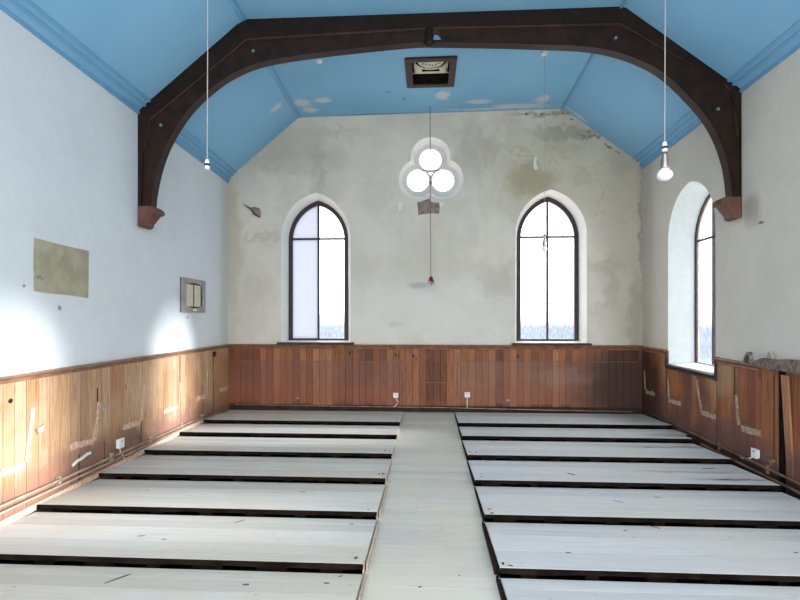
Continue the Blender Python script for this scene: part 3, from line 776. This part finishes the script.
# rafters, collar and wall posts stand forward of the braces
MBd().prism([(-3.395, 2.913), (-3.395, 4.01), (-3.292, 4.09), (-3.22, 3.92), (-3.29, 3.55), (-3.31, 2.913)], MT, -.02, .12).obj('wall_post', M_trussb, tr)
MBd().prism([(3.50, 2.963), (3.50, 4.06), (3.34, 4.18), (3.26, 4.13), (3.38, 3.6), (3.40, 2.963)], MT, -.02, .12).obj('wall_post', M_trussb, tr)
MBd().prism([(-3.292, 4.092), (-2.592, 4.66), (-2.234, 4.955), (-2.06, 5.065), (-2.07, 4.828), (-3.221, 3.925)], MT, -.02, .12).obj('rafter', M_trussb, tr)
MBd().prism([(2.085, 5.085), (2.299, 4.998), (2.873, 4.575), (3.336, 4.19), (3.26, 4.135), (2.117, 4.862)], MT, -.02, .12).obj('rafter', M_trussb, tr)
MBd().prism([(-2.06, 5.07), (-1.099, 5.088), (.045, 5.09), (1.13, 5.092), (2.085, 5.085), (2.117, 4.862), (.022, 4.888), (-2.07, 4.828)], MT, -.02, .12).obj('collar_beam', M_trussb, tr)
# strip along the joint, its paler colour paints the light the edge catches
def off(P, e):
    out = []
    for k, p in enumerate(P):
        a = P[max(k-1, 0)]; b_ = P[min(k+1, len(P)-1)]; t = Vector((b_[0]-a[0], b_[1]-a[1])).normalized()
        out.append((p[0]-t.y*e, p[1]+t.x*e))
    return out
ml = midl
MBd().ring(off(ml, .008), off(ml, -.022), MT, -.012, .11, False).obj('lit_edge_fillet', M_soffit if False else truss_mat('lit oak edge', (.035, .018, .011), (.055, .03, .018)), tr)
icc = ic
MBd().ring(off(icc, .0), off(icc, .028), MT, -.008, .115, False).obj('arch_moulding', M_soffit, tr)
MBd().lathe((.015, 5.735, 4.75), [(.02, -.02), (.05, .0), (.065, .03), (.045, .06), (.05, .10), (.05, .18)], 14).obj('centre_boss', M_trussb, tr, smooth=True)
for (u, z) in ((-3.072, 3.846), (-1.988, 4.67), (2.052, 4.694), (3.137, 3.889)):
    b = MBd(); b.prism([(u+.017*math.cos(k*math.pi/3), z+.017*math.sin(k*math.pi/3)) for k in range(6)], MT, -.03, .0)
    MBd().prism([(u+.035*math.cos(k*math.pi/4+.4), z+.035*math.sin(k*math.pi/4+.4)) for k in range(8)], MT, -.008, .0).obj('washer', M_black, tr)
    b.obj('bolt', M_metal, tr)
def corbel(x, s, z, label):
    # stepped and hollowed bracket carved under the post
    P = [(0, 0), (.175, 0), (.22, -.035), (.235, -.065), (.215, -.09), (.18, -.095), (.16, -.12), (.12, -.17), (.095, -.20), (.10, -.22), (.075, -.245), (.03, -.25), (0, -.235)]
    o = MBd().prism([(x+s*a, z+b_) for a, b_ in P], lambda u, v, d: Vector((u, 5.76+.018*u+d, v)), -.04, .15).obj('corbel', M_corbel); bevel(o, .014, 2)
    tag(o, label, 'corbel', 'carved corbels under the truss')
corbel(XL(5.62)+.006, 1, 2.935, 'red sandstone corbel under left foot of the truss')
corbel(XR(5.72)-.006, -1, 2.985, 'red sandstone corbel under right foot of the truss')

# ------------------------------------------------------------------ ceiling vent
vt = thing('ceiling_vent', 'brown timber ceiling vent with cream pierced fretwork', 'vent')
b = MBd(); X0, X1, Ya, Yb = -.315, .392, 6.715, 7.575; w = .095
A = [(X0, Ya), (X1, Ya), (X1, Yb), (X0, Yb)]; B = [(X0+w, Ya+w), (X1-w, Ya+w), (X1-w, Yb-w), (X0+w, Yb-w)]
mz = lambda u, y, d: Vector((u, y, d))
bevel(b.ring(A, B, mz, ZF-.03, ZF+.01).obj('frame', M_ventw, vt), .006, 1)
b = MBd(); b.ring([(VX0, VY0), (VX1, VY0), (VX1, VY1), (VX0, VY1)], [(x+(.02 if x < 0 else -.02), y+(.02 if y < 7 else -.02)) for x, y in ((VX0, VY0), (VX1, VY0), (VX1, VY1), (VX0, VY1))], mz, ZF-.01, ZF+.42)
b.box((VX0, VY0, ZF+.40), (VX1, VY1, ZF+.43)); b.obj('shaft', M_dark, vt)
zg = ZF+.085; b = MBd(); gx0, gx1, gy0, gy1 = -.20, .28, 6.80, 7.36; cx, cy = .04, 7.01
def flat(b, pts, t=.012): b.prism(pts, lambda u, y, d: Vector((u, y, zg+d)), 0, t)
def arc(r0, r1, a0, a1, n=14): 
    A_ = [(cx+r1*math.cos(a0+(a1-a0)*i/n), cy+r1*math.sin(a0+(a1-a0)*i/n)) for i in range(n+1)]
    return A_+[(cx+r0*math.cos(a0+(a1-a0)*i/n), cy+r0*math.sin(a0+(a1-a0)*i/n)) for i in range(n, -1, -1)]
for (xa, ya, xb, yb) in ((gx0, gy0, gx1, gy0+.025), (gx0, gy1-.035, gx1, gy1), (gx0, gy0, gx0+.02, gy1), (gx1-.02, gy0, gx1, gy1)): flat(b, [(xa, ya), (xb, ya), (xb, yb), (xa, yb)])
for r0, r1 in ((.0, .03), (.075, .10), (.155, .185), (.225, .245)):
    for h in (0, 1): flat(b, arc(max(r0, .001), r1, h*math.pi, (h+1)*math.pi), .012)
for i in range(16):
    a = i*math.pi/8; r0, r1 = .025, .17; wv = .009
    d = Vector((math.cos(a), math.sin(a))); nn = Vector((-d.y, d.x)); c0 = Vector((cx, cy))
    flat(b, [tuple(c0+d*r0-nn*wv), tuple(c0+d*r1-nn*wv), tuple(c0+d*r1+nn*wv), tuple(c0+d*r0+nn*wv)], .010)
for sx_ in (-1, 1):
    for sy in (-1, 1):
        ex_, ey = cx+sx_*.235, cy+sy*(.33 if sy > 0 else .2)
        flat(b, [(ex_, ey), (ex_-sx_*.10, ey), (cx+sx_*.12, cy+sy*.20), (cx+sx_*.20, cy+sy*.13), (ex_, ey-sy*.12)], .011)
b.obj('fretwork', M_cream, vt)
b = MBd()
for y in (7.0, 7.33): MBd().tube([(VX0+.02, y, zg-.01), (VX1-.02, y, zg-.01)], .006, 6).obj('support_rod', M_cream, vt)

# ------------------------------------------------------------------ pendant lights
def pendant(x, y, zb, label, bulb, br=.05, tilt=0):
    t = thing('pendant_light', label, 'pendant light', group='bare pendant lights')
    zc = ZF+.011*x
    MBd().lathe((x, y, zc-.045), [(.018, 0), (.04, .008), (.052, .03), (.052, .046)], 18).obj('ceiling_rose', M_white, t, smooth=True)
    MBd().tube([(x, y, zc-.04), (x+.004, y, (zc+zb)/2), (x, y, zb+.15)], .0032 if y < 5 else .0022, 6).obj('cord', M_cord, t)
    MBd().lathe((x, y, zb), [(.009, .145), (.012, .14), (.014, .125), (.017, .118), (.017, .10), (.016, .095), (.015, .078)][::-1], 14).obj('lamp_holder', M_white, t, smooth=True)
    MBd().lathe((x, y, zb), [(.018, .10), (.019, .104), (.019, .112), (.018, .116)], 14).obj('holder_ring', M_black, t)
    if bulb:
        MBd().lathe((x, y, zb), [(.016, .08), (.016, .062), (.022, .03), (.026, -.01), (.028, -.028)][::-1], 16).obj('bulb_collar', M_brass, t, smooth=True)
        prof = [(.0015, -.106)]+[(br*math.sin(a), -.066-.040*math.cos(a)) for a in [math.pi*i/12 for i in range(1, 11)]]+[(.028, -.028)]
        MBd().lathe((x, y, zb), prof, 22).obj('bulb', M_bulb, t, smooth=True)
    return t
pendant(1.508, 3.28, 2.62, 'pendant light with large white bulb hanging near the right wall', True, .048)
pendant(-1.48, 3.28, 2.56, 'empty lamp holder hanging on a pale cord at left', False)
pendant(1.54, 6.72, 2.60, 'distant pendant with small clear bulb before right rear window', True, .034)
r = thing('ceiling_rose', 'small white ceiling rose left of the vent, its cord cut', 'ceiling rose')
MBd().lathe((-1.48, 6.72, ZF-.045), [(.018, 0), (.04, .008), (.052, .03), (.052, .046)], 18).obj('rose_cover', M_white, r, smooth=True)
MBd().tube([(-1.48, 6.72, ZF-.04), (-1.479, 6.72, ZF-.45)], .002, 6).obj('cord', M_cord, r)

# pull cord with red tassel
pc = thing('pull_cord', 'long cord with red tassel hanging before the trefoil window', 'pull cord')
MBd().tube([(.035, 8.30, ZF), (.037, 8.30, 4.2), (.04, 8.30, 3.3)], .007, 6).obj('upper_cord', M_rope, pc)
MBd().tube([(.04, 8.30, 3.3), (.043, 8.30, 2.8), (.048, 8.30, 2.29)], .006, 6).obj('lower_cord', plain('red brown cord', (.22, .10, .08), .9), pc)
b = MBd(); b.lathe((.05, 8.30, 2.22), [(.01, .085), (.03, .06), (.032, .03), (.022, .0)][::-1], 10)
for dx, dy, l in ((-.05, 0, .06), (-.02, .01, .07), (.008, -.01, .095), (.03, .0, .06), (.052, 0, .075)):
    b.tube([(.05, 8.30, 2.26), (.05+dx*.7, 8.30+dy, 2.24), (.05+dx, 8.30+dy, 2.24-l)], .013, 6, .006)
b.obj('tassel', M_red, pc)

# ------------------------------------------------------------------ platforms
rows = [7.455, 6.655, 5.75, 4.88, 4.04, 3.19, 2.33, 1.47]
TH = .022
def platform(side, yn, yf, label, first):
    t = thing('pew_platform', label, 'floor platform', group='pew platforms on the %s of the aisle' % side)
    zn, zf = .065, .006
    Z = lambda y: zn+(zf-zn)*(y-yn)/(yf-yn)
    lf = side == 'left'
    def xs(y): return (XL(y)+.048, -.415) if lf else (.455, XR(y)-(.13+max(0, (6.6-y))*.03 if y < 7 else .0))
    b = MBd(); y = yn; n = 6; w = (yf-yn-.012)/n
    for i in range(n):
        ya, yb = yn+i*w+.0018, yn+(i+1)*w-.0018; z_ = random.uniform(-.001, .001)
        (xa, xb), (xc, xd) = xs(ya), xs(yb)
        jog = random.uniform(-.008, .008)
        i0 = len(b.v)
        for dz in (-TH, 0):
            b.v += [Vector((xa, ya, Z(ya)+dz+z_)), Vector((xb, ya, Z(ya)+dz+z_)), Vector((xd, yb, Z(yb)+dz+z_)), Vector((xc, yb, Z(yb)+dz+z_))]
        for f in ((0, 3, 2, 1), (4, 5, 6, 7), (0, 1, 5, 4), (1, 2, 6, 5), (2, 3, 7, 6), (3, 0, 4, 7)): b.f.append([i0+k for k in f])
    b.obj('deck', M_deckl if lf else M_deckr, t)
    xa, xb = xs(yn)
    # nosing board: uneven lower edge
    b = MBd(); N = 22
    top = [(xa+(xb-xa)*i/N, zn-.003) for i in range(N+1)]
    bot = [(xa+(xb-xa)*i/N, zn-.030-random.uniform(0, .010)) for i in range(N+1)]
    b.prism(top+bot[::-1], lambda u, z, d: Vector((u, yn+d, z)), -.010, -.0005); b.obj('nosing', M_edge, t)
    nj = 7
    for i in range(nj):
        xx = xa+(xb-xa)*(i+.5+random.uniform(-.12, .12))/nj; hw = random.uniform(.03, .11)
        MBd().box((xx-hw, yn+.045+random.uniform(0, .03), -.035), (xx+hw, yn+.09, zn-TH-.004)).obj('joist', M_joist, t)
    # sloping bearer down the aisle side
    b = MBd(); u = -.411 if lf else .449
    b.v += [Vector((x, y, z)) for x in (u-.009, u+.003) for y, z in ((yn, -.09), (yf-.012, -.09), (yf-.012, zf-.004), (yn, zn-.006))]
    b.f += [[0, 1, 2, 3], [4, 7, 6, 5], [0, 4, 5, 1], [1, 5, 6, 2], [2, 6, 7, 3], [3, 7, 4, 0]]
    b.obj('side_bearer', M_edge if not lf else M_batten, t)
    return t
Ls = ['left pew platform %s' % s for s in
      ('against the back wall, shallowest row', 'second row out from the back wall', 'third row out from the back wall', 'fourth row out from the back wall',
       'fifth row, beside the left wall white socket', 'sixth row, in front of the last full row', 'seventh row, cut off by the bottom edge', 'eighth')]
random.seed(31)
ordn = ['rearmost, touching the back wall', 'second from the back wall', 'third from the back wall', 'fourth from the back wall', 'fifth from the back wall', 'sixth from the back wall', 'nearest one, running out of the bottom edge']
for side, tone in (('left', 'grey white boarded platform left of aisle, '), ('right', 'bluish white boarded platform right of aisle, ')):
    for i in range(7):
        yf = D-.05 if i == 0 else rows[i-1]-.006
        platform(side, rows[i], yf, tone+ordn[i], i == 0)
# pale edge battens lying along the aisle, left side, and dark ones on the right
for i, (yn, yf) in enumerate(((2.35, 3.16), (3.22, 3.98), (4.08, 4.8))):
    o = MBd().prism([(yn, 0), (yf, .0), (yf, .020), (yn, .055)], lambda u, z, d: Vector((-.400+d, u, z)), 0, .012).obj('edge_batten', M_batten)
    tag(o, 'pale batten edging the aisle beside %s left platform' % ('the nearest', 'the second nearest', 'the third nearest')[i], 'batten', 'pale battens on the left aisle edge')
for i, (yn, yf) in enumerate(((2.35, 3.16), (3.22, 3.98))):
    o = MBd().prism([(yn, 0), (yf, .0), (yf, .028), (yn, .062)], lambda u, z, d: Vector((.438-d, u, z)), 0, .014).obj('edge_batten', M_joist)
    tag(o, 'brown batten edging the aisle beside %s right platform' % ('the nearest', 'the second nearest')[i], 'batten', 'brown battens on the right aisle edge')

# ------------------------------------------------------------------ pipes, cables, sockets
def pipe(pts, r, mat, label, cat='pipe', name='heating_pipe', group=None):
    t = thing(name, label, cat, group=group)
    MBd().tube(pts, r, 8).obj('tube', mat, t, smooth=True); return t
def brackets(t, M, us, zf, d0, d1, mat, zlow=0.):
    for u in us: MBd().wbox(M, u-.012, u+.012, zf(u)-.06, zf(u)+.03, d0, d1).obj('bracket', mat, t)
zp = lambda u: .198-(u-3.7)*.020
t = pipe([ML(.7, zp(.7), -.065), ML(8.3, zp(8.3), -.065)], .0125, M_pipe, 'upper tan pipe along the foot of left boarding', group='pipes along the left wall')
brackets(t, ML, (3.2, 4.3, 5.1, 5.9, 6.7, 7.4), zp, -.058, -.026, M_batten)
zq = lambda u: .150-(u-3.7)*.016
pipe([ML(.7, zq(.7), -.075), ML(8.3, zq(8.3), -.075)], .0115, M_pipe, 'lower tan pipe along the foot of left boarding', group='pipes along the left wall')
o = MBd().wbox(ML, .7, 8.1, .02, .075, -.045, -.026).obj('baseboard_left', M_scar, None, 'structure')
t = pipe([MR(.7, .105, -.055), MR(8.1, .10, -.055)], .013, M_pipeg, 'upper grey brown pipe along foot of right boarding', group='pipes along the right wall')
brackets(t, MR, (4.6, 5.3, 6.2, 7.2), lambda u: .1, -.048, -.026, M_pipeg)
pipe([MR(.7, .045, -.10), MR(6.5, .035, -.095)], .014, M_pipeg, 'lower grey brown pipe along foot of right boarding', group='pipes along the right wall')
pipe([MB(-3.35, .10, -.062), MB(-1.5, .09, -.062), MB(0.2, .085, -.062), MB(2.0, .06, -.062), MB(3.4, .05, -.062)], .007, M_pipe, 'thin tan conduit along the foot of the back wall', 'conduit', 'conduit')
def socket(M, u, z, label, cable, sc=.078):
    t = thing('wall_socket', label, 'wall socket', group='white wall sockets')
    bevel(MBd().wbox(M, u-sc*.5, u+sc*.5, z-sc*.5, z+sc*.5, -.058, -.026).obj('back_box', M_white, t), .006, 2)
    bevel(MBd().wbox(M, u-sc*.56, u+sc*.56, z-sc*.56, z+sc*.56, -.066, -.057).obj('face_plate', M_white, t), .003, 1)
    MBd().wbox(M, u-.012, u+.012, z+.012, z+.028, -.070, -.0655).obj('rocker_switch', M_greyf, t)
    MBd().tube([M(*p, -.045) for p in cable], .0075, 6).obj('cable', M_white, t, smooth=True)
socket(MB, -.551, .285, 'white socket on back wall, left of the aisle', [(-.55, .24), (-.53, .20), (-.515, .165), (-.53, .13), (-.56, .10), (-.60, .09)])
socket(MB, .666, .305, 'white socket on back wall, right of the aisle', [(.666, .26), (.666, .18), (.666, .09)], .08)
socket(ML, 5.245, .27, 'white socket on left boarding above the two pipes', [(5.245, .22), (5.25, .17), (5.30, .12), (5.34, .05)], .095)
socket(MR, 5.48, .20, 'white socket low on the right boarding', [(5.50, .16), (5.60, .11), (5.72, .08), (5.80, .10)], .09)
# capped valve bits
for (M, u, z, lab) in ((ML, 5.62, .27, 'dark capped valve right of the left socket'), (MR, 5.22, .19, 'dark capped valve beside the right socket'), (MB, -2.25, .22, 'tarnished valve low on back boarding at left'), (MB, 1.35, .22, 'tarnished stub low on back boarding at right')):
    t = thing('pipe_valve', lab, 'valve', group='old pipe valves')
    MBd().tube([M(u, z, -.024), M(u, z, -.06)], .02, 8).obj('cap', M_pipeg if M is not MB else M_brass, t)
    MBd().tube([M(u, z, -.05), M(u, z-.03, -.05), M(u+.01, .13 if M is MB else max(.13, z-.05), -.05)], .006, 6).obj('stem', M_pipeg, t)
    MBd().wbox(M, u-.03, u+.03, z-.006, z+.006, -.07, -.058).obj('handle', M_pipeg if M is not MB else M_brass, t)

# ------------------------------------------------------------------ debris
random.seed(44)
names_ = ['rearmost', 'second', 'third', 'fourth', 'fifth', 'sixth', 'nearest']
def where(x, y):
    if -.40 < x < .43: return 'on the aisle boards, ' + ('left' if x < -.15 else 'right' if x > .15 else 'centre') + (', near the camera' if y < 4.1 else ', midway down the hall')
    for i, yn in enumerate(rows[:7]):
        if yn < y: return 'on the %s platform %s of the aisle, %s' % (names_[i], 'left' if x < 0 else 'right', 'aisle end' if abs(x) < 1.3 else 'middle' if abs(x) < 1.95 else 'wall side')
    return 'on the floor'
def surf(x, y):
    if -.40 < x < .43: return .001
    for i, yn in enumerate(rows[:7]):
        yf = D-.05 if i == 0 else rows[i-1]-.006
        if yn < y < yf: return .065+(.006-.065)*(y-yn)/(yf-yn)+.001
    return .0
def chip(x, y, l, w, ang, mat, label, cat, grp, name='wood_chip'):
    z = surf(x, y); b = MBd(); c, s = math.cos(ang), math.sin(ang); n = 7; P = []
    for k in range(n):
        a = 2*math.pi*k/n; rr = random.uniform(.6, 1.1); px, py = l*rr*math.cos(a)/2, w*rr*math.sin(a)/2
        P.append((x+px*c-py*s, y+px*s+py*c))
    sl = (-.069 if not -.40 < x < .43 else 0)
    b.prism(P, lambda u, v, d: Vector((u, v, z+d+(v-y)*sl)), 0, max(.003, w*.25)); o = b.obj(name, mat); tag(o, label, cat, grp)
M_chip = plain('dark chip', (.11, .09, .075), .9, var=.4); M_chipl = plain('pale chip', (.50, .44, .38), .9, var=.2)
spots = [(-1.93, 3.0, .28, .025, 1.0), (-1.10, 2.98, .06, .03, .2), (-.62, 3.03, .05, .025, 0), (-.55, 3.13, .04, .02, .6), (-1.5, 3.9, .16, .012, .9), (-.6, 3.9, .05, .02, 0),
         (-2.1, 3.55, .08, .015, .2), (-1.9, 3.5, .05, .012, .1), (-1.15, 4.55, .10, .012, 0), (-2.6, 4.5, .03, .02, 0), (.95, 3.45, .05, .02, 0), (1.5, 3.9, .05, .02, .3),
         (1.75, 4.0, .14, .02, -.8), (2.5, 3.55, .06, .02, .3), (1.45, 5.15, .12, .03, -.9), (2.05, 4.6, .10, .012, .2), (1.65, 4.45, .14, .012, -.8), (-.1, 4.3, .015, .015, 0), (.1, 3.9, .012, .012, 0),
         (.2, 3.2, .02, .014, 0), (-.05, 3.05, .05, .02, .5), (-.28, 4.6, .02, .015, 0), (.03, 4.9, .012, .012, 0), (2.9, 5.05, .2, .02, .2), (3.0, 5.5, .25, .025, .2), (2.7, 6.3, .18, .02, .1)]
for s_ in spots:
    chip(s_[0], s_[1], s_[2]*.8, s_[3]*.6, s_[4], M_chip, ('long' if s_[2] > .09 else 'small')+' dark splinter '+where(s_[0], s_[1]), 'wood splinter', 'dark splinters on the floor')
for i in range(26):
    k = i % 5; yn = rows[2+k]; L_ = random.random() < .55
    x = -.47+random.uniform(-.05, .03) if L_ else .50+random.uniform(-.02, .06)
    yy = yn+random.uniform(.02, .22); cm = ((M_chip, 'dark'), (M_chipl, 'pale'), (M_joist, 'black'))[(i//5) % 3]
    chip(x, yy, random.uniform(.02, .045), random.uniform(.012, .025), random.uniform(0, 3), cm[0],
         cm[1]+' timber crumb '+where(-.41 if L_ and x > -.41 else .44 if not L_ and x < .44 else x, yy), 'timber crumb', 'crumbs along the aisle edges', 'timber_crumb')
